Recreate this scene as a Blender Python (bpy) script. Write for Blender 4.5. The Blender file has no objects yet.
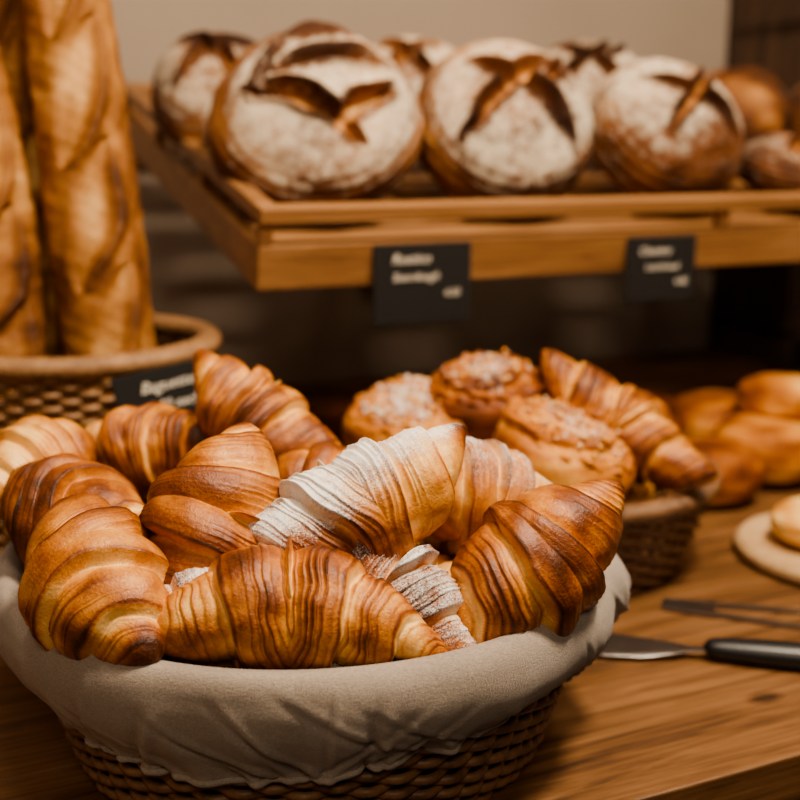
import bpy, bmesh, math, random
import numpy as np
from mathutils import Vector, Matrix, Euler
random.seed(3)
D=bpy.data
col=bpy.context.scene.collection
rad=math.radians
TH=rad(24)                       # the shop wall / counter / shelf direction in plan
CX=Vector((math.cos(TH),math.sin(TH),0)); CY=Vector((-math.sin(TH),math.cos(TH),0))
SO=Vector((-.157,1.217,0))       # plan position of the shelf's front-left corner

# ------------------------------------------------------------------ helpers
def snoise(P,freq,seed,n=12):
    r=np.random.RandomState(seed); out=np.zeros(P.shape[:-1])
    for i in range(n):
        k=r.normal(size=3); k=k/np.linalg.norm(k)*freq*r.uniform(.6,1.5)
        out+=np.sin(P@k+r.uniform(0,6.28))
    return out/math.sqrt(n/2.)
def finish(name,me,mat,attrs=None,smooth=True,parent=None):
    if attrs:
        for k,v in attrs.items():
            a=me.attributes.new(k,'FLOAT','POINT'); a.data.foreach_set('value',np.asarray(v,dtype=np.float32).ravel())
    if smooth: me.polygons.foreach_set('use_smooth',[True]*len(me.polygons))
    if mat: me.materials.append(mat)
    me.update()
    ob=D.objects.new(name,me); col.objects.link(ob)
    if parent: ob.parent=parent
    return ob
class MB:
    def __init__(s): s.v=[];s.f=[];s.n=0
    def add(s,V,F):
        V=np.asarray(V,dtype=float).reshape(-1,3); s.v.append(V)
        s.f+= [[int(i)+s.n for i in f] for f in F]; s.n+=len(V)
    def grid(s,P,wu=False,wv=False,cap=False):
        nu,nv=P.shape[:2]
        iu=np.arange(nu if wu else nu-1); iv=np.arange(nv if wv else nv-1)
        A,B=np.meshgrid(iu,iv,indexing='ij'); A2=(A+1)%nu; B2=(B+1)%nv
        F=(np.stack([A*nv+B,A2*nv+B,A2*nv+B2,A*nv+B2],-1).reshape(-1,4)+s.n).tolist()
        if cap: F+= [[i+s.n for i in range(nv)],[i+s.n for i in range((nu-1)*nv,nu*nv)][::-1]]
        s.v.append(np.asarray(P,float).reshape(-1,3)); s.f+=F; s.n+=nu*nv
    def box(s,lo,hi,M=None):
        x0,y0,z0=lo;x1,y1,z1=hi
        V=[(x0,y0,z0),(x1,y0,z0),(x1,y1,z0),(x0,y1,z0),(x0,y0,z1),(x1,y0,z1),(x1,y1,z1),(x0,y1,z1)]
        if M is not None: V=[tuple(M@Vector(v)) for v in V]
        s.add(V,[(0,3,2,1),(4,5,6,7),(0,1,5,4),(1,2,6,5),(2,3,7,6),(3,0,4,7)])
    def tube(s,P,r,sides=8,closed=False):
        P=np.asarray(P,float); n=len(P)
        if closed: T=np.roll(P,-1,0)-np.roll(P,1,0)
        else: T=np.gradient(P,axis=0)
        T/=np.linalg.norm(T,axis=1)[:,None]+1e-12
        ref=np.array([0,0,1.]) if abs(T[:,2]).mean()<.7 else np.array([1.,.2,0])
        N=np.cross(T,ref); N/=np.linalg.norm(N,axis=1)[:,None]; B=np.cross(T,N)
        a=np.linspace(0,2*np.pi,sides,endpoint=False)
        r=np.broadcast_to(np.asarray(r,float),(n,))
        G=P[:,None,:]+r[:,None,None]*(np.cos(a)[None,:,None]*N[:,None,:]+np.sin(a)[None,:,None]*B[:,None,:])
        s.grid(G,wu=closed,wv=True,cap=not closed)
    def lathe(s,prof,seg=64,c=(0,0,0)):
        prof=np.asarray(prof,float); a=np.linspace(0,2*np.pi,seg,endpoint=False)
        G=np.stack([prof[:,0][:,None]*np.cos(a)+c[0],prof[:,0][:,None]*np.sin(a)+c[1],np.repeat(prof[:,1][:,None],seg,1)+c[2]],-1)
        s.grid(G,wv=True,cap=True)
    def mesh(s,name):
        me=D.meshes.new(name); me.from_pydata(np.concatenate(s.v).tolist(),[],s.f)
        bm=bmesh.new(); bm.from_mesh(me); bmesh.ops.recalc_face_normals(bm,faces=bm.faces); bm.to_mesh(me); bm.free()
        return me
def bevel(ob,w,seg=2):
    m=ob.modifiers.new('bev','BEVEL'); m.width=w; m.segments=seg; m.limit_method='ANGLE'; return ob
def empty(name,loc=(0,0,0)):
    e=D.objects.new(name,None); e.location=loc; e.empty_display_size=.05; col.objects.link(e); return e

# ------------------------------------------------------------------ materials
class NT:
    def __init__(s,name):
        s.m=D.materials.new(name); s.m.use_nodes=True; s.t=s.m.node_tree; s.b=s.t.nodes['Principled BSDF']
    def n(s,typ,**kw):
        x=s.t.nodes.new(typ)
        for k,v in kw.items():
            if k in x.inputs.keys() : x.inputs[k].default_value=v
            else: setattr(x,k,v)
        return x
    def l(s,a,b): s.t.links.new(a,b)
    def ramp(s,fac,stops):
        r=s.n('ShaderNodeValToRGB'); e=r.color_ramp.elements
        while len(e)<len(stops): e.new(.5)
        for i,(p,c) in enumerate(stops): e[i].position=p; e[i].color=(*c,1)
        s.l(fac,r.inputs['Fac']); return r.outputs['Color']
    def math(s,op,a,b=None,clamp=False):
        x=s.n('ShaderNodeMath'); x.operation=op; x.use_clamp=clamp
        for i,v in enumerate((a,b)):
            if v is None: continue
            if isinstance(v,(int,float)): x.inputs[i].default_value=v
            else: s.l(v,x.inputs[i])
        return x.outputs[0]
    def noise(s,vec,scale,detail=4,rough=.6,dist=0):
        x=s.n('ShaderNodeTexNoise'); x.inputs['Scale'].default_value=scale; x.inputs['Detail'].default_value=detail
        x.inputs['Roughness'].default_value=rough; x.inputs['Distortion'].default_value=dist
        if vec is not None: s.l(vec,x.inputs['Vector'])
        return x.outputs['Fac']
    def attr(s,name):
        x=s.n('ShaderNodeAttribute'); x.attribute_name=name; return x.outputs['Fac']
    def obj(s): return s.n('ShaderNodeTexCoord').outputs['Object']
    def mapping(s,vec,sc=(1,1,1),rot=(0,0,0)):
        x=s.n('ShaderNodeMapping'); x.inputs['Scale'].default_value=sc; x.inputs['Rotation'].default_value=rot
        s.l(vec,x.inputs['Vector']); return x.outputs['Vector']
    def mix(s,f,a,b,blend='MIX'):
        x=s.n('ShaderNodeMix',data_type='RGBA'); x.blend_type=blend
        for sock,v in ((x.inputs[0],f),(x.inputs[6],a),(x.inputs[7],b)):
            if isinstance(v,(int,float)): sock.default_value=v
            elif isinstance(v,tuple): sock.default_value=(*v,1)
            else: s.l(v,sock)
        return x.outputs[2]
    def bump(s,h,strength,dist=.001,normal=None):
        x=s.n('ShaderNodeBump'); x.inputs['Strength'].default_value=strength; x.inputs['Distance'].default_value=dist
        s.l(h,x.inputs['Height'])
        if normal is not None: s.l(normal,x.inputs['Normal'])
        return x.outputs['Normal']

def bread_mat(name,stops,rough=.42,sugar=False,flour=False,bump=.5,spec=.5):
    t=NT(name); o=t.obj()
    n1=t.noise(o,70,5,.65); n2=t.noise(o,420,3,.6); n5=t.noise(o,1100,2,.6)
    f=t.math('ADD',t.attr('bake'),t.math('MULTIPLY',t.math('SUBTRACT',n1,.5),.36))
    f=t.math('ADD',f,t.math('MULTIPLY',t.math('SUBTRACT',n2,.5),.34))
    f=t.math('ADD',f,t.math('MULTIPLY',t.math('SUBTRACT',n5,.5),.22),True)
    c=t.ramp(f,stops)
    rg=t.math('ADD',t.math('MULTIPLY',n1,.34),rough-.12)
    hh=t.math('ADD',n1,t.math('ADD',t.math('MULTIPLY',n2,.6),t.math('MULTIPLY',n5,.30)))
    if flour:
        k=t.math('MULTIPLY',t.math('SUBTRACT',t.math('ADD',t.attr('flour'),t.math('ADD',t.math('MULTIPLY',t.math('SUBTRACT',n2,.5),1.5),t.math('MULTIPLY',t.math('SUBTRACT',n1,.5),1.8))),.42),1.6,True)
        k=t.math('MULTIPLY',k,.82)
        c=t.mix(k,c,(.74,.63,.49)); rg=t.math('ADD',rg,t.math('MULTIPLY',k,.4),True)
    if sugar:
        n3=t.noise(o,45,3,.6); n4=t.noise(o,850,2,.7)
        su=t.attr('sug')
        k=t.math('ADD',su,t.math('MULTIPLY',t.math('SUBTRACT',n3,.5),1.7))
        k=t.math('ADD',k,t.math('MULTIPLY',t.math('SUBTRACT',n4,.5),1.9))
        k=t.math('MULTIPLY',t.math('SUBTRACT',k,.48),1.4,True)
        k=t.math('MULTIPLY',k,t.math('MULTIPLY',su,3.0,True))
        c=t.mix(t.math('MULTIPLY',k,.94),c,(.86,.84,.81)); rg=t.math('ADD',rg,t.math('MULTIPLY',k,.5),True)
        hh=t.math('ADD',hh,t.math('MULTIPLY',k,.5))
    t.l(c,t.b.inputs['Base Color']); t.l(rg,t.b.inputs['Roughness'])
    t.b.inputs['Specular IOR Level'].default_value=spec
    t.b.inputs['Subsurface Weight'].default_value=.03; t.b.inputs['Subsurface Radius'].default_value=(.012,.005,.002); t.b.inputs['Subsurface Scale'].default_value=.2
    t.l(t.bump(hh,bump,.0018),t.b.inputs['Normal'])
    return t.m
CST=[(0,(.88,.56,.22)),(.2,(.72,.34,.080)),(.43,(.48,.170,.029)),(.68,(.23,.060,.011)),(1,(.050,.014,.004))]
M_cro=bread_mat('croissant_crust',CST,.37,bump=.55,spec=.5)
M_cros=bread_mat('croissant_sugared',CST,.40,sugar=True,bump=.55,spec=.45)
BST=[(0,(.66,.39,.17)),(.3,(.42,.19,.062)),(.6,(.19,.068,.021)),(1,(.045,.016,.007))]
M_boule=bread_mat('sourdough_crust',BST,.62,flour=True,bump=.8,spec=.25)
M_bag=bread_mat('baguette_crust',[(0,(.66,.39,.16)),(.3,(.44,.205,.060)),(.6,(.26,.10,.026)),(1,(.07,.024,.009))],.55,bump=.8,spec=.3)
M_bun=bread_mat('bun_crust',CST,.55,bump=.9,spec=.28)
M_bunS=bread_mat('bun_sugared',CST,.48,sugar=True,spec=.35)

def wood_mat(name,c1,c2,c3,along=0,sc=1.0,rough=.5,island=False,knot=None,bs=.35):
    t=NT(name); o=t.obj()
    if island:
        g=t.n('ShaderNodeNewGeometry'); cmb=t.n('ShaderNodeCombineXYZ')
        r=t.math('MULTIPLY',g.outputs['Random Per Island'],9.0)
        for i in range(3): t.l(r,cmb.inputs[i])
        va=t.n('ShaderNodeVectorMath'); t.l(o,va.inputs[0]); t.l(cmb.outputs[0],va.inputs[1]); ov=va.outputs[0]
    else: ov=o
    s=[22*sc]*3; s[along]=1.8*sc
    m=t.mapping(ov,tuple(s))
    n1=t.noise(m,1.4,6,.70,1.5)
    s2=[230*sc]*3; s2[along]=6*sc
    n2=t.noise(t.mapping(ov,tuple(s2)),1.2,4,.65,.3)
    n3=t.noise(ov,7*sc,3,.5)
    f=t.math('ADD',t.math('MULTIPLY',n1,1.1),t.math('MULTIPLY',n2,.70)); f=t.math('ADD',f,t.math('MULTIPLY',n3,.18))
    f=t.math('SUBTRACT',f,.47)
    if knot:
        vm=t.n('ShaderNodeVectorMath'); vm.operation='DISTANCE'
        mp=t.mapping(o,(.55,1,1)); t.l(mp,vm.inputs[0]); vm.inputs[1].default_value=(knot[0]*.55,knot[1],knot[2])
        mr=t.n('ShaderNodeMapRange'); mr.inputs[1].default_value=.004; mr.inputs[2].default_value=.012; mr.inputs[3].default_value=-.35; mr.inputs[4].default_value=0
        t.l(vm.outputs['Value'],mr.inputs[0]); f=t.math('ADD',f,mr.outputs[0])
    c=t.ramp(f,[(.28,c3),(.52,c2),(.78,c1)])
    t.l(c,t.b.inputs['Base Color']); t.b.inputs['Roughness'].default_value=rough
    t.l(t.bump(f,bs,.001),t.b.inputs['Normal']); return t.m
kp=Vector((.304,.846,0))-Vector((.25,.735,0))
M_table=wood_mat('table_wood',(.27,.14,.062),(.165,.077,.030),(.045,.020,.008),0,1.0,.45,True,knot=(kp.dot(CX),kp.dot(CY),0))
M_shelf=wood_mat('shelf_wood',(.44,.235,.105),(.31,.152,.060),(.16,.070,.027),0,.8,.5)
M_board=wood_mat('board_wood',(.62,.43,.25),(.52,.34,.18),(.38,.23,.12),0,.8,.5)
M_dark=wood_mat('dark_wood',(.12,.07,.04),(.07,.04,.025),(.03,.018,.012),2,.6,.6)

def wicker_mat(name,a,b):
    t=NT(name); n=t.noise(t.obj(),60,4,.7); t.l(t.ramp(n,[(.3,a),(.7,b)]),t.b.inputs['Base Color'])
    t.b.inputs['Roughness'].default_value=.5
    t.l(t.bump(t.noise(t.obj(),300,3),.3,.001),t.b.inputs['Normal']); return t.m
M_wick=wicker_mat('dark_wicker',(.10,.045,.02),(.28,.145,.065))
M_wick2=wicker_mat('honey_wicker',(.18,.09,.038),(.40,.22,.10))
t=NT('linen'); o=t.obj()
nf=t.noise(t.mapping(o,(1,1,4)),420,3,.7); nf2=t.noise(t.mapping(o,(3,3,1)),500,3,.7); nl=t.noise(o,14,3)
f=t.math('ADD',t.math('MULTIPLY',nf2,.4),t.math('ADD',t.math('MULTIPLY',nf,.4),t.math('MULTIPLY',nl,.2)))
t.l(t.ramp(f,[(.35,(.22,.175,.142)),(.65,(.46,.385,.32))]),t.b.inputs['Base Color']); t.b.inputs['Roughness'].default_value=.95
t.b.inputs['Sheen Weight'].default_value=.15
t.l(t.bump(f,1.0,.0013),t.b.inputs['Normal']); M_linen=t.m
def plain(name,c,rough=.8,metal=0,ns=6,amp=.12,bs=.1):
    t=NT(name); n=t.noise(t.obj(),ns,4)
    t.l(t.ramp(n,[(.25,tuple(x*(1-amp) for x in c)),(.75,tuple(min(1,x*(1+amp)) for x in c))]),t.b.inputs['Base Color'])
    t.b.inputs['Roughness'].default_value=rough; t.b.inputs['Metallic'].default_value=metal
    t.l(t.bump(t.noise(t.obj(),80,4),bs,.001),t.b.inputs['Normal']); return t.m
M_wall=plain('wall_plaster',(.37,.30,.24),.9,amp=.05)
M_floor=wood_mat('floor_wood',(.09,.05,.03),(.06,.03,.018),(.03,.015,.01),0,.5,.6)
M_ceil=plain('ceiling_paint',(.45,.38,.31),.9)
M_black=plain('chalkboard',(.009,.008,.007),.85,ns=30)
M_chalk=plain('chalk',(.75,.68,.58),.9)
M_steel=plain('brushed_steel',(.42,.40,.38),.35,1.0,40,.15,.05)
M_handle=plain('black_plastic',(.012,.012,.013),.38,0,30)

# ------------------------------------------------------------------ room
LO=Vector((.25,.735,0))   # counter frame: origin on its front edge
def framed(name,mb,mat,org,smooth=False,parent=None):
    ob=finish(name,mb.mesh(name),mat,smooth=smooth,parent=parent)
    ob.location=org; ob.rotation_euler=(0,0,TH); return ob
WY=.81   # wall plane in shelf frame
m=MB(); m.box((-1.6,WY,-.9),(2.6,WY+.1,1.8)); framed('wall_back',m,M_wall,SO)
m=MB(); m.box((-1.7,-3.2,-.9),(-1.6,WY+.1,1.8)); framed('wall_left',m,M_wall,SO)
m=MB(); m.box((2.6,-3.2,-.9),(2.7,WY+.1,1.8)); framed('wall_right',m,M_wall,SO)
m=MB(); m.box((-1.7,-3.2,-.95),(2.7,WY+.1,-.9)); framed('floor',m,M_floor,SO)
m=MB(); m.box((-1.7,-3.2,1.8),(2.7,WY+.1,1.85)); framed('ceiling',m,M_ceil,SO)

# counter: planks + carcass (stops short of the dark shelving unit)
so_l=(SO-LO); wall_l=so_l.dot(CY)+WY
xoff=so_l.dot(CX)
XR=xoff+1.285
m=MB(); y=0.0
k=0
while y<wall_l-.01:
    w=min([.21,.19,.2][k%3],wall_l-y-.002); m.box((-1.15,y,-.04),(XR,y+w-.0012,0)); y+=w; k+=1
    if k>20: break
table=bevel(framed('wooden_counter_table',m,M_table,LO),.0015)
m=MB(); m.box((-1.12,.05,-.9),(XR-.02,wall_l-.03,-.0405))
for i in range(3): m.box((-1.05+i*.6,.03,-.82),(-.53+i*.6,.05,-.10))
c=finish('cabinet_body',m.mesh('cab'),M_dark,smooth=False,parent=table)

# ------------------------------------------------------------------ display shelf (tilted tray)
SL=1.25; TILT=rad(12)
m=MB(); dpt=.80/math.cos(TILT)
m.box((0,0,-.002),(SL,.018,.049)); m.box((0,.018,-.002),(.018,dpt-.018,.049)); m.box((SL-.018,.018,-.002),(SL,dpt-.018,.049)); m.box((0,dpt-.018,-.002),(SL,dpt,.09))
ns=11
for i in range(ns):
    yy=.022+i*(dpt-.045)/ns; m.box((.018,yy,.034),(SL-.018,yy+.052,.044))
m.box((0,-.004,.074),(SL,.018,.092)); m.box((0,.018,.074),(.022,dpt-.018,.092)); m.box((SL-.022,.018,.074),(SL,dpt-.018,.092))
for xx in (0.0,.62,SL-.02): m.box((xx,0,.049),(xx+.016,.014,.074))
for xx in (0.002,SL-.02):
    for yy in (.26,.52,dpt-.04): m.box((xx,yy,.049),(xx+.014,yy+.016,.074))
shelf=bevel(finish('bread_display_shelf',m.mesh('shelf'),M_shelf,smooth=False),.002)
shelf.location=SO+Vector((0,0,.293)); shelf.rotation_euler=Euler((TILT,0,TH),'XYZ')
for xx in (.45,1.1):
    b=MB(); b.box((xx,WY-.03,.18),(xx+.03,WY,.43)); b.box((xx,WY-.30,.345),(xx+.03,WY,.372))
    framed('shelf_bracket',b,M_dark,SO)

def shelf_pt(x,y,z): return SO+CX*x+CY*y+Vector((0,0,z))
def sl_floor(y): return .293+.0445+y*math.tan(TILT)

# ------------------------------------------------------------------ bread generators
def croissant(name,c,axis,L,R,roll=0,bend=.06,seed=0,n=2.6,mat=None,res=(460,120),amp=.30,sug=0,tp=1.05):
    r=np.random.RandomState(seed)
    nu,nv=res; t=np.linspace(-1,1,nu)
    ph=np.linspace(0,2*np.pi,nv,endpoint=False)
    T,F=np.meshgrid(t,ph,indexing='ij'); A=np.abs(T)
    base=R*(.13+.87*np.cos(np.pi/2*A)**tp)*np.sqrt(np.clip(1-A**26,0,1)+1e-4)
    P0=np.stack([T*L/2,base*np.cos(F),base*np.sin(F)],-1)/R
    w=.13*snoise(P0,1.2,seed+1)+.04*snoise(P0,4,seed+2)+.016*snoise(P0,10,seed+22)
    n1,n2=n*r.uniform(.88,1.15),n*r.uniform(.88,1.15)
    q=np.where(T<0,n1,n2)*A**.85+F/(2*np.pi)+w; s=q%1
    e=.92
    b=np.where(s<e,np.sin(np.pi/2*np.clip(s/e,0,1))**.70,np.cos(np.pi/2*np.clip((s-e)/(1-e),0,1)))
    # thin dough layers: irregular saw-tooth table, periodic in one turn
    nl=8; sp=r.uniform(.35,1.6,nl); bk=np.r_[0,np.cumsum(sp)/sp.sum()]; am=r.uniform(.3,1,nl)
    xs=np.linspace(0,1,800); idx=np.clip(np.searchsorted(bk,xs,side='right')-1,0,nl-1)
    uu=(xs-bk[idx])/(bk[idx+1]-bk[idx]); saw=am[idx]*np.where(uu<.82,(uu/.82)**1.8,(1-uu)/.18)
    q2=(q+.022*snoise(P0,2.2,seed+3)+.007*snoise(P0,7,seed+9))%1
    st=np.interp(q2,xs,saw)-.28
    lm=np.clip(.66+.45*snoise(P0,1.7,seed+4)+.30*snoise(P0,4,seed+44),.08,1.4)
    fl=snoise(P0*np.array([1.,1.,1.]),16,seed+55)
    rr=base*(.89+amp*b*(1-.25*A)+.058*st*lm+.035*snoise(P0,1.6,seed+5)+.014*snoise(P0,6,seed+6)+.007*fl)
    x=T*L/2+.004*snoise(P0,2,seed+31)
    y=rr*np.cos(F)+bend*L*(T**2-.3); z=.92*rr*np.sin(F)
    P=np.stack([x,y,z],-1)
    bake=.38+.24*b+.46*st*lm+.15*snoise(P0,1.5,seed+7)+.09*snoise(P0,6,seed+8)+.05*fl
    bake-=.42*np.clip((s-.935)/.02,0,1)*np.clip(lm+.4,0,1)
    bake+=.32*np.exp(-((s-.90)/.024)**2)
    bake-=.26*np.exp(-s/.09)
    bake+=.32*np.clip((A-.80)/.12,0,1)
    ax=Vector(axis).normalized(); up=Vector((0,0,1)); zz=(up-ax*up.dot(ax)).normalized(); yy=zz.cross(ax)
    M=Matrix((ax,yy,zz)).transposed()@Matrix.Rotation(roll,3,'X')
    dirz=M[2][1]*np.cos(F)+M[2][2]*np.sin(F)-T*M[2][0]*.15-T*.08*(1 if ax.x>0 else -1)
    sg=np.clip((dirz-.22)/.6,0,1)*sug*np.clip(1.15-.45*A,0,1)*(.80+.20*b)*(1+.25*st)
    mb=MB(); mb.grid(P,wv=True,cap=True); me=mb.mesh(name)
    ob=finish(name,me,mat or (M_cros if sug>0 else M_cro),{'bake':np.clip(bake,0,1),'sug':sg})
    ob.matrix_world=Matrix.Translation(Vector(c))@M.to_4x4()
    return ob

CUTS={'star':[(-.10,-.22,-.50,.66,.085),(.15,.26,.12,.58,.085),(-.46,.18,1.25,.40,.06),(.42,-.20,.95,.42,.075),(.0,.62,.3,.34,.05)],
      'cross':[(.10,.0,-.75,.74,.085),(-.10,.05,.85,.70,.085),(.45,.30,.9,.3,.055),(-.45,-.25,.8,.32,.05)],
      'x':[(0,.05,.75,.74,.08),(0.05,0,-.8,.72,.085)],
      'line':[(0,0,.1,.78,.10)],'none':[]}
def boule(name,c,R,H,rot,seed=0,cuts='cross',mat=None,flour=1.0,res=(170,280)):
    nu,nv=res; th=np.linspace(.001,np.pi-.001,nu); ph=np.linspace(0,2*np.pi,nv,endpoint=False)
    T,F=np.meshgrid(th,ph,indexing='ij')
    U=np.stack([np.sin(T)*np.cos(F),np.sin(T)*np.sin(F),np.cos(T)],-1)
    X=U[...,0]*R; Y=U[...,1]*R; Zc=U[...,2]
    Z=np.where(Zc>0,np.abs(Zc)**.9*H,-np.abs(Zc)*H*.72)
    rsc=1+.03*snoise(U,1.8,seed)+.014*snoise(U,5,seed+1)
    top=np.clip((Zc-.25)*2.4,0,1)
    r=np.random.RandomState(seed)
    disp=np.zeros_like(X); cut=np.zeros_like(X); ear=np.zeros_like(X)
    wob=.05*snoise(U,4,seed+11)+.03*snoise(U,12,seed+12)
    for ox,oy,an,ln,wd0 in CUTS[cuts]:
        an+=r.uniform(-.12,.12)
        dx=U[...,0]-ox; dy=U[...,1]-oy
        al=dx*math.cos(an)+dy*math.sin(an); ac=-dx*math.sin(an)+dy*math.cos(an)+.18*al**2+wob*.6
        g=np.clip(1-(np.abs(al)/ln)**2,0,1)*(Zc>0)
        wd=wd0*g**.6+1e-4
        inside=np.exp(-(ac/wd)**6)*(g>0)
        disp=np.minimum(disp,-.15*R*inside); cut=np.maximum(cut,inside*(.35+.65*np.clip(.5-ac/wd,0,1)))
        er=np.exp(-((ac-wd*1.35)/.045)**2)*g**.5+.7*np.exp(-((ac+wd*1.25)/.03)**2)*g**.5
        ear=np.maximum(ear,er)
    disp=disp+.085*R*ear*(1-np.clip(cut*2,0,1))
    rings=.5+.5*np.sin(T*40+.8*snoise(U,2,seed+3))
    side=np.clip(1-top,0,1)*(Zc>-.6)
    disp+=.012*R*rings*side
    disp+=.006*R*snoise(U,16,seed+20)
    P=np.stack([X*rsc,Y*rsc,Z*rsc],-1)+U*disp[...,None]
    bake=.66+.12*snoise(U,3,seed+4)+.08*(Zc<.1)-.38*cut+.34*ear+.09*snoise(U,9,seed+6)
    nz=snoise(U,4,seed+5)+.5*snoise(U,9,seed+15)
    fl=(.80*top+side*(-.10+.52*rings))*(1-np.clip(cut*1.8,0,1))*(1-np.clip(ear*1.1,0,1))+.16*nz*(Zc>-.5)*(1-cut)
    fl=fl*flour
    mb=MB(); mb.grid(P,wv=True,cap=True); me=mb.mesh(name)
    ob=finish(name,me,mat or M_boule,{'bake':np.clip(bake,0,1),'flour':np.clip(fl,0,1)})
    ob.location=c; ob.rotation_euler=rot; return ob

def baguette(name,p0,p1,R,seed=0,roll=0,ncut=5,mat=None):
    p0=Vector(p0);p1=Vector(p1); L=(p1-p0).length
    nu,nv=380,120; t=np.linspace(-1,1,nu); ph=np.linspace(-np.pi,np.pi,nv,endpoint=False)
    T,F=np.meshgrid(t,ph,indexing='ij'); A=np.abs(T)
    base=R*np.clip(1-A**3.2,0,1)**.5+.0006
    x=T*L/2; P0=np.stack([x,base*np.cos(F),base*np.sin(F)],-1)/R
    disp=.050*snoise(P0,.9,seed)+.014*snoise(P0,5,seed+1)+.009*snoise(P0,14,seed+9); cut=np.zeros_like(x); ear=np.zeros_like(x)
    r=np.random.RandomState(seed)
    for k in range(ncut):
        cx=(-.70+1.40*(k+.15*r.uniform(-1,1))/(ncut-1))*L/2
        dx=(x-cx)/R; dy=F
        an=.36+.06*r.uniform(-1,1)
        al=dx*math.cos(an)+dy*math.sin(an); ac=-dx*math.sin(an)+dy*math.cos(an)+.06*snoise(P0,2.5,seed+20+k)
        ln=L/R*.115; g=np.clip(1-(al/ln)**2,0,1)
        wd=.38*g**.6+1e-4
        ins=np.exp(-(ac/wd)**4)*(g>0); cut=np.maximum(cut,ins)
        er=np.exp(-((ac-wd*1.25)/.14)**2)*g**.6; ear=np.maximum(ear,er)
    disp=disp+(-.13*cut+.18*ear)
    rr=base*(1+disp); P=np.stack([x,rr*np.cos(F),rr*np.sin(F)],-1)
    bake=.54+.12*snoise(P0,1.5,seed+2)+.09*snoise(P0,6,seed+3)-.26*cut+.30*ear+.1*np.clip(np.abs(F)-1.8,0,1)
    mb=MB(); mb.grid(P,wv=True,cap=True); me=mb.mesh(name)
    ob=finish(name,me,mat or M_bag,{'bake':np.clip(bake,0,1)})
    ax=(p1-p0).normalized(); front=Vector((.2,-1,.1)); yy=(front-ax*front.dot(ax)).normalized(); zz=ax.cross(yy)
    M=Matrix((ax,yy,zz)).transposed()@Matrix.Rotation(roll,3,'X')
    ob.matrix_world=Matrix.Translation((p0+p1)/2)@M.to_4x4(); return ob

OCT=np.array([(1,0,0),(-1,0,0),(0,1,0),(0,-1,0),(0,0,1),(0,0,-1)],float)
OCF=[(0,2,4),(2,1,4),(1,3,4),(3,0,4),(2,0,5),(1,2,5),(3,1,5),(0,3,5)]
def bun(name,c,R,H,rot=(0,0,0),seed=0,ring=False,crumbs=0,mat=None,bk=.45,sug=0):
    nu,nv=120,180; th=np.linspace(.001,np.pi-.001,nu); ph=np.linspace(0,2*np.pi,nv,endpoint=False)
    T,F=np.meshgrid(th,ph,indexing='ij')
    U=np.stack([np.sin(T)*np.cos(F),np.sin(T)*np.sin(F),np.cos(T)],-1); Zc=U[...,2]
    sq=np.abs(np.sin(T))**.75
    X=sq*np.cos(F)*R; Y=sq*np.sin(F)*R; Z=np.sign(Zc)*np.abs(Zc)**.8*H
    disp=.05*snoise(U,2,seed)+.022*snoise(U,7,seed+1); bake=bk+.14*snoise(U,2.5,seed+2)+.09*snoise(U,8,seed+12)
    rho=np.where(Zc>0,sq,2-sq)
    if ring:
        q=(rho*1.9+F/(2*np.pi)+.10*snoise(U,2.5,seed+3)); s=q%1
        b=np.where(s<.85,np.sin(np.pi/2*s/.85),np.cos(np.pi/2*(s-.85)/.15))
        on=(rho<1.5)*np.clip((rho-.15)/.2,0,1)
        disp=disp+.14*(b-.6)*on; bake=bake+(.20*b-.25*np.exp(-s/.1)+.06*np.sin(q*2*np.pi*6))*on
    disp=disp+.06*np.clip(snoise(U,24,seed+4,24),-.2,2)*(Zc>.5)*(crumbs>0)
    bake=bake-.15*(Zc<.0)
    P=np.stack([X,Y,Z],-1)+U*(disp*H)[...,None]
    sg=np.clip(1.1-rho*1.15,0,1)*(Zc>0)*sug
    mb=MB(); mb.grid(P,wv=True,cap=True); B=[np.clip(bake,0,1).ravel()]; S=[sg.ravel()]
    r=np.random.RandomState(seed+50)
    for k in range(crumbs):
        rr_=r.uniform(0,1)**.6*.76; i=int(np.argmin(np.abs(np.where(th<np.pi/2,np.sin(th)**.75,9)-rr_))); j=r.randint(nv)
        s_=r.uniform(.0016,.0044); V=OCT*s_*r.uniform(.6,1.3,(6,1)); 
        mb.add(V+P[i,j]+np.array([0,0,s_*.3]),OCF); B.append(np.full(6,r.uniform(.05,.45))); S.append(np.full(6,1.0*sug*(r.rand()<.5)))
    me=mb.mesh(name)
    ob=finish(name,me,mat or (M_bunS if sug else M_bun),{'bake':np.concatenate(B),'sug':np.concatenate(S)})
    ob.location=c; ob.rotation_euler=rot; return ob

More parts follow.
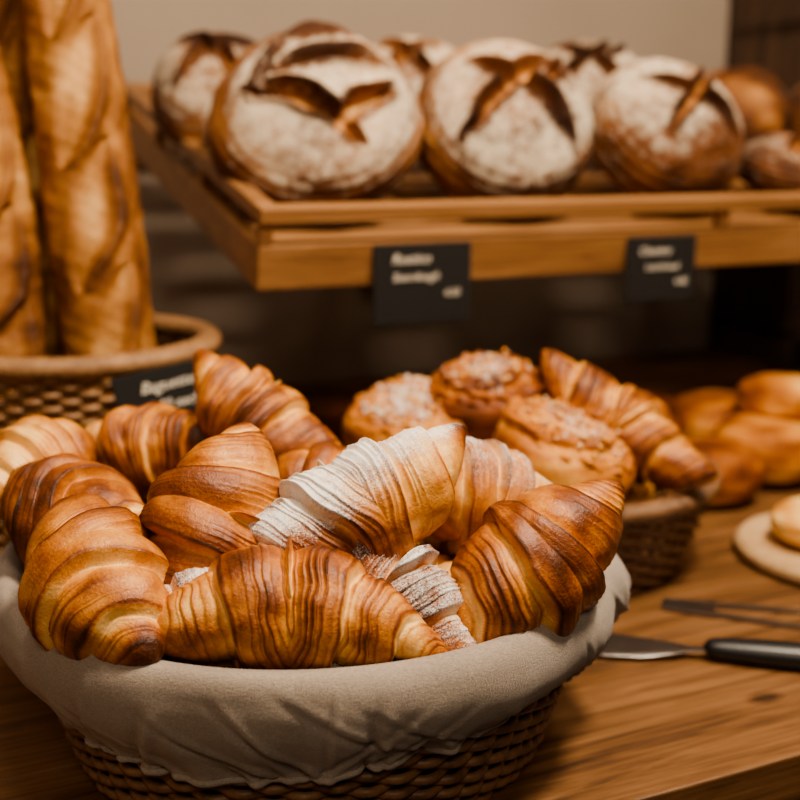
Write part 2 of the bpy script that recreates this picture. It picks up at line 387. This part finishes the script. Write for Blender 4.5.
# ------------------------------------------------------------------ woven baskets
def weave(name,c,rb,rt,h,rows,stakes,tr,mat,parent,rim=True,rimr=None,open_=0):
    m=MB(); S=stakes; ns=S*6; a=np.linspace(0,2*np.pi,ns,endpoint=False)
    def rad_at(z): u=z/h; return rb+(rt-rb)*(u**.8)
    for i in range(rows):
        z=tr+.001+(h-2*tr)*i/(rows-1); R=rad_at(z)+tr*1.15*np.sin(S/2*a+np.pi*(i%2))
        P=np.stack([R*np.cos(a),R*np.sin(a),z+.0006*np.sin(7*a+i)],-1); m.tube(P,tr,7,True)
    for k in range(S):
        an=2*np.pi*k/S; zz=np.linspace(.002,h,14); R=rad_at(zz)
        m.tube(np.stack([R*math.cos(an),R*math.sin(an),zz],-1),tr*.8,6)
    m.lathe([(0.001,.001),(rb,.001),(rb,.008),(.001,.008)],64)
    if rim:
        rr=rimr or tr*1.5; nn=420; b=np.linspace(0,2*np.pi,nn,endpoint=False)
        for j in range(4):
            w=38*b+j*np.pi/2
            P=np.stack([(rt+rr*1.3*np.cos(w))*np.cos(b),(rt+rr*1.3*np.cos(w))*np.sin(b),h+rr*1.1*np.sin(w)],-1); m.tube(P,rr,7,True)
    ob=finish(name,m.mesh(name),mat,parent=parent); return ob

BC=Vector((-.070,.82,0))
b1=empty('linen_lined_wicker_basket',BC); weave('wicker',BC,.175,.213,.130,20,60,.0035,M_wick,b1)
prof=np.array([(.002,.030),(.06,.030),(.12,.034),(.165,.048),(.190,.080),(.203,.115),(.210,.138),(.217,.149),(.225,.151),(.233,.146),(.2370,.134),(.237,.118),(.231,.102),(.221,.090),(.211,.081),(.207,.074)])
seg=np.r_[0,np.cumsum(np.linalg.norm(np.diff(prof,axis=0),axis=1))]; u=np.linspace(0,seg[-1],120)
pr=np.interp(u,seg,prof[:,0]); pz=np.interp(u,seg,prof[:,1])
ker=np.ones(7)/7
pr[3:-3]=np.convolve(pr,ker,'valid'); pz[3:-3]=np.convolve(pz,ker,'valid')
na=900; an=np.linspace(0,2*np.pi,na,endpoint=False); Uu,An=np.meshgrid(np.arange(120),an,indexing='ij')
PR=pr[Uu]; PZ=pz[Uu]
r=np.random.RandomState(5)
crest=int(np.argmax(pz)); o=np.clip((Uu-crest)/(119-crest),0,1); ins=np.clip((Uu-40)/(crest-40),0,1)*(Uu<=crest)
CP=np.stack([np.cos(An)*.24,np.sin(An)*.24,PZ*.0+o*.10],-1)
soft=snoise(CP,24,71)
mid=snoise(CP*np.array([1,1,.5]),80,72,20)*np.clip(.7+.6*snoise(CP,15,75),0,1.6)
fine=snoise(CP*np.array([1,1,.25]),190,73,24)
dr=.0024*soft*np.clip(o*4+ins,0,1)+.0022*mid*np.clip(o*2.0+.12,0,1)+.0026*fine*o**1.8
for f0 in range(70):             # pinched diagonal folds
    a0=r.uniform(0,6.28); sl=r.uniform(-1.6,1.6); st_=r.uniform(.1,.7); d=np.angle(np.exp(1j*(An-a0-sl*o*.35)))
    wd_=r.uniform(.009,.022)
    dr+=r.uniform(.0012,.0034)*(-np.exp(-(d/wd_)**2)+.8*np.exp(-((d-wd_*1.8)/wd_)**2))*np.clip((o-st_)*3,0,1)
PR=PR+dr; PZ=PZ+.0014*soft*np.clip(o*3+ins,0,1)+.004*snoise(CP,18,76)*o**2
G=np.stack([PR*np.cos(An),PR*np.sin(An),PZ],-1)
mm=MB(); mm.grid(G,wv=True); 
lin=finish('linen_liner',mm.mesh('linen_liner'),M_linen,parent=b1)
so=lin.modifiers.new('s','SOLIDIFY'); so.thickness=.0016; so.offset=0
hb=MB(); hr=PR[-1]+.0005; hz=PZ[-1]
hb.tube(np.stack([hr*np.cos(an),hr*np.sin(an),hz],-1),.0026,6,True); finish('liner_hem',hb.mesh('hem'),M_linen,parent=b1)

BC2=Vector((.175,1.178,0)); b2=empty('pastry_basket',BC2); weave('wicker',BC2,.125,.162,.10,14,44,.0036,M_wick,b2)
BC3=Vector((-.365,1.225,0)); b3=empty('baguette_basket',BC3); weave('wicker',BC3,.135,.150,.232,30,50,.0038,M_wick2,b3,rimr=.0062)

# ------------------------------------------------------------------ croissants in the main basket
C=croissant
C('croissant',(-.070,.640,.164),(1,.0,-.03),.200,.037,roll=1.25,bend=-.14,seed=11,n=2.2)
C('croissant',(-.193,.666,.177),(.52,-.72,-.36),.158,.042,roll=.6,bend=.05,seed=12,n=2.2,tp=.9)
C('croissant',(-.121,.710,.198),(-.22,-.66,-.70),.162,.046,roll=2.6,bend=.03,seed=13,n=2.3,tp=.9)
C('croissant',(-.030,.702,.213),(.84,.34,.42),.188,.039,roll=.9,bend=.08,seed=14,n=2.4,sug=1.25)
C('croissant',(.088,.700,.172),(-.68,-.46,-.48),.182,.045,roll=4.0,bend=.05,seed=15,n=2.3)
C('croissant',(-.006,.682,.162),(.66,-.38,-.55),.178,.038,roll=2.0,bend=.05,seed=16,n=2.3,sug=1.0)
C('croissant',(-.238,.772,.188),(.85,-.5,-.1),.160,.039,roll=1.0,bend=.07,seed=17,n=2.3)
C('croissant',(-.290,.850,.198),(.4,.9,.1),.145,.037,roll=.2,bend=.06,seed=18)
C('croissant',(-.218,.930,.194),(.95,-.2,.1),.158,.035,roll=1.4,bend=.06,seed=19)
C('croissant',(-.120,.912,.226),(.80,-.36,-.50),.172,.038,roll=.7,bend=.12,seed=20,n=2.3)
C('croissant',(.062,.800,.190),(.8,.3,-.3),.160,.040,roll=2.1,bend=.06,seed=21,sug=.75)
for i,(p,a) in enumerate([((-.150,.735,.125),(.9,.3,0)),((-.060,.780,.150),(.3,.9,.1)),((.030,.765,.115),(.9,-.4,0)),((-.165,.87,.135),(.4,.9,.1)),
    ((-.070,.890,.165),(.9,.3,.1)),((.050,.890,.140),(.3,-.9,.1)),((-.045,.815,.190),(.9,-.3,.0)),((.108,.815,.125),(.3,.9,0)),((-.108,.666,.153),(.9,.2,-.1)),((-.235,.80,.135),(.2,.9,0)),((.0,.95,.15),(.9,-.3,0))]):
    C('croissant',p,a,.15,.037,roll=i*1.3,seed=40+i,res=(240,80),sug=.9 if i==8 else 0)

# ------------------------------------------------------------------ pastry basket contents
bun('cinnamon_roll',(.092,1.155,.182),.066,.042,(.25,0,0),seed=1,ring=True,crumbs=110,sug=.75,bk=.46)
bun('crumb_bun',(.015,1.150,.152),.076,.038,(.2,.0,0),seed=2,crumbs=280,sug=.95,bk=.54)
bun('crumb_bun',(.155,1.050,.148),.071,.042,(.40,.1,1.0),seed=3,ring=True,crumbs=150,sug=.65,bk=.40)
bun('cinnamon_roll',(.25,1.22,.145),.055,.035,(.1,0,2),seed=4,ring=True,sug=.6)
C('croissant',(.227,1.095,.170),(.76,-.42,-.52),.222,.036,roll=1.2,bend=.08,seed=30,n=3.0,tp=.9)
for i,(x,y,z) in enumerate([(.12,1.14,.085),(.22,1.15,.09),(.17,1.25,.09),(.11,1.23,.095),(.17,1.10,.05),(.23,1.21,.045)]): 
    bun('bread_roll',(x,y,z),.050,.034,(0,0,i),seed=60+i,mat=M_bun)

# rolls behind on the counter
for i,(x,y,z,R,H,bk) in enumerate([(.400,1.370,.042,.060,.036,.42),(.50,1.46,.046,.068,.040,.40),(.47,1.60,.045,.07,.040,.5),(.62,1.56,.046,.07,.040,.5),
     (.535,1.52,.102,.056,.030,.48),(.36,1.62,.045,.07,.038,.6),(.30,1.50,.045,.06,.038,.6),(.66,1.74,.045,.07,.038,.5),(.80,1.74,.045,.06,.038,.5),
     (.20,1.72,.05,.08,.043,.85),(.02,1.66,.05,.09,.043,.9),(-.12,1.58,.05,.09,.043,.9)]):
    bun('bread_roll',(x,y,z),R*1.08,H*1.04,(0,0,i*1.3),seed=80+i,mat=M_bun,bk=bk if i<9 else .75)

m=MB(); m.lathe([(.001,0),(.108,0),(.116,.006),(.116,.014),(.110,.020),(.100,.0205),(.097,.017),(.001,.017)],96)
ob=finish('round_wooden_board',m.mesh('rb'),M_board); ob.location=(.492,1.165,0.0005); bevel(ob,.001)
bun('flat_bun',(.465,1.165,.041),.055,.022,(0,0,0),seed=90,bk=.16)
bun('flat_bun',(.560,1.20,.041),.036,.022,(0,0,0),seed=91,bk=.2)

# ------------------------------------------------------------------ sourdough on the shelf
def fz(x,y,up): return shelf_pt(x,y,sl_floor(y)+up)
boule('sourdough_loaf',fz(.118,.128,.107),.130,.088,(rad(52),0,rad(4)),seed=1,cuts='star')
boule('sourdough_loaf',fz(.368,.120,.101),.117,.087,(rad(52),0,rad(14)),seed=2,cuts='cross')
boule('sourdough_loaf',fz(.618,.115,.097),.109,.086,(rad(50),0,rad(24)),seed=3,cuts='x')
boule('batard_loaf',fz(.84,.09,.050),.085,.055,(rad(15),0,rad(40)),seed=4,cuts='line',flour=.5)
boule('sourdough_loaf',fz(.065,.375,.093),.096,.080,(rad(42),0,0),seed=5,cuts='x',flour=.8)
boule('sourdough_loaf',fz(.345,.36,.103),.100,.080,(rad(45),0,0),seed=6,cuts='x')
boule('sourdough_loaf',fz(.65,.36,.103),.104,.080,(rad(45),0,0),seed=7,cuts='cross')
boule('sourdough_loaf',fz(.93,.34,.082),.092,.075,(rad(20),0,0),seed=8,cuts='line',flour=.25)
boule('sourdough_loaf',fz(1.13,.33,.075),.085,.07,(rad(20),0,0),seed=9,cuts='line',flour=.4)
boule('sourdough_loaf',fz(1.06,.12,.075),.09,.07,(rad(20),0,0),seed=10,cuts='line',flour=.4)

# ------------------------------------------------------------------ baguettes
baguette('baguette',(-.296,1.185,.02),(-.376,1.285,.745),.051,seed=1,roll=.1)
baguette('baguette',(-.418,1.165,.02),(-.466,1.22,.62),.049,seed=2,roll=.3)
baguette('baguette',(-.37,1.27,.02),(-.470,1.345,.73),.043,seed=3,roll=-.2)
baguette('baguette',(-.455,1.25,.02),(-.56,1.30,.70),.043,seed=4,roll=.2)

# ------------------------------------------------------------------ signs
def sign(name,loc,rotz,w,h,lines,tilt=0,sz=.017):
    m=MB(); m.box((-w/2,-.0015,-h/2),(w/2,.0015,h/2)); ob=bevel(finish(name,m.mesh(name),M_black,smooth=False),.001)
    ob.location=loc; ob.rotation_euler=Euler((tilt,0,rotz),'XYZ')
    for i,(s,k,dx) in enumerate(lines):
        cu=D.curves.new('chalk_text','FONT'); cu.body=s; cu.size=sz*k; cu.extrude=.0002; cu.shear=.35; cu.align_x='CENTER'; cu.offset=.0
        cu.materials.append(M_chalk); to=D.objects.new('chalk_text_%d'%(i+1),cu); col.objects.link(to); to.parent=ob
        to.location=(dx,-.0020,h/2-.022-.020*i*sz/.017); to.rotation_euler=(rad(90),0,0)
    return ob
sign('price_sign',shelf_pt(.1956,-.0115,.292),TH,.124,.092,[('Rustico',.95,-.016),('Sourdough',.80,-.010),('4.50',.7,.036)])
sign('price_sign',shelf_pt(.532,-.0115,.294),TH,.106,.082,[('Country',.85,-.012),('Loaf bread',.7,0),('4.80',.7,.03)])
dv=Vector((.124,-.120,0)).normalized()
p=BC3+dv*.180+Vector((0.004,0,.200))
sign('price_sign',p,rad(18),.115,.062,[('Baguettes',.95,0),('2.80 each',.85,0)]).rotation_euler=Euler((rad(-8),rad(-7),rad(32)),'XYZ')

# ------------------------------------------------------------------ spatula & tongs
sp=empty('cake_spatula',(.162,.944,0.0)); sp.rotation_euler=(0,0,rad(-13))
out=[(0.0,.0),(.002,.013),(.008,.021),(.018,.0245),(.060,.021),(.088,.012),(.100,.0055),(.118,.0045),(.118,-.0045),(.100,-.0055),(.088,-.012),(.060,-.021),(.018,-.0245),(.008,-.021),(.002,-.013)]
m=MB(); n=len(out); V=[(x,y,.004+.004*max(0,(x-.06))/.05) for x,y in out]+[(x,y,.0055+.004*max(0,(x-.06))/.05) for x,y in out]
m.add(V,[list(range(n))[::-1],list(range(n,2*n))]+[[i,(i+1)%n,(i+1)%n+n,i+n] for i in range(n)])
bevel(finish('blade',m.mesh('blade'),M_steel,smooth=False,parent=sp),.0004)
tt=np.linspace(0,1,40); a=np.linspace(0,2*np.pi,24,endpoint=False)
hw=.0100+.003*np.sin(tt*np.pi)+.002*tt; hw=hw*np.sqrt(np.clip(1-np.abs(2*tt-1)**16,0,1)+.02)
G=np.stack([np.repeat((.112+.135*tt)[:,None],24,1),hw[:,None]*np.cos(a),.0115+.8*hw[:,None]*np.sin(a)+0*tt[:,None]],-1)
m=MB(); m.grid(G,wv=True,cap=True); finish('handle',m.mesh('handle'),M_handle,parent=sp)
tg=empty('serving_tongs',(.262,1.035,0)); tg.rotation_euler=(0,0,rad(-16))
m=MB()
for sgn in (-1,1):
    xs=np.linspace(0,.25,40); yy=sgn*(.004+.018*np.sin(xs/.25*np.pi*.55+.1))
    for i in range(39):
        w=.0045 if xs[i]>.05 else .007
        z0=.002; z1=.0034
        m.add([(xs[i],yy[i]-w,z0),(xs[i+1],yy[i+1]-w,z0),(xs[i+1],yy[i+1]+w,z0),(xs[i],yy[i]+w,z0),
               (xs[i],yy[i]-w,z1),(xs[i+1],yy[i+1]-w,z1),(xs[i+1],yy[i+1]+w,z1),(xs[i],yy[i]+w,z1)],[(0,3,2,1),(4,5,6,7),(0,1,5,4),(1,2,6,5),(2,3,7,6),(3,0,4,7)])
m.box((.246,-.026,.002),(.256,.026,.0034))
finish('tong_arms',m.mesh('tongs'),M_steel,smooth=False,parent=tg)

# ------------------------------------------------------------------ dark shelving at the right of the wall
m=MB(); x0=1.295; x1=2.3; y0=WY-.24
m.box((x0,y0,-.9),(x0+.03,WY-.002,1.6)); m.box((x1-.03,y0,-.9),(x1,WY-.002,1.6)); m.box((x0,WY-.02,-.9),(x1,WY-.003,1.6))
for z in (.05,.36,.66,1.12,1.55): m.box((x0,y0,z),(x1,WY-.01,z+.03))
unit=bevel(framed('dark_shelving_unit',m,M_dark,SO),.002)
m=MB()
for i in range(4): m.box((1.38,WY-.2+i*.002,.691+i*.022),(1.9,WY-.05,.709+i*.022))
finish('stacked_trays',m.mesh('trays'),M_shelf,smooth=False,parent=unit)

# ------------------------------------------------------------------ lights
def area(name,loc,target,size,power,colr):
    l=D.lights.new(name,'AREA'); l.size=size; l.energy=power; l.color=colr; l.shape='DISK'
    o=D.objects.new(name,l); col.objects.link(o); o.location=loc
    o.rotation_euler=(Vector(target)-Vector(loc)).to_track_quat('-Z','Y').to_euler(); return o
area('frontal_fill',(.50,.50,1.7),(0,.85,.1),.28,30,(1,.83,.63))
area('frontal_fill',(-.1,.55,1.75),(-.0,1.5,.5),.5,9,(1,.83,.63))
area('frontal_fill',(.95,1.15,1.7),(.4,1.4,.3),.4,9,(1,.82,.62))
area('frontal_fill',(.15,-1.0,1.6),(0,.8,.1),.6,9,(1,.83,.63))  # soft fill added behind the camera to brighten the cloth front; no real fixture
w=D.worlds.new('World'); bpy.context.scene.world=w; w.use_nodes=True
w.node_tree.nodes['Background'].inputs[0].default_value=(1,.85,.7,1); w.node_tree.nodes['Background'].inputs[1].default_value=.05

# ------------------------------------------------------------------ camera
cd=D.cameras.new('cam'); cam=D.objects.new('cam',cd); col.objects.link(cam); bpy.context.scene.camera=cam
cd.lens=50; cd.sensor_width=36; cam.location=(0,0,.45); cam.rotation_euler=(rad(90-13),0,0)
cd.dof.use_dof=True; cd.dof.focus_distance=.705; cd.dof.aperture_fstop=3.9; cd.clip_start=.01
vs=bpy.context.scene.view_settings
vs.view_transform='AgX'
try: vs.look='AgX - Medium High Contrast'
except Exception: pass
vs.exposure=.40
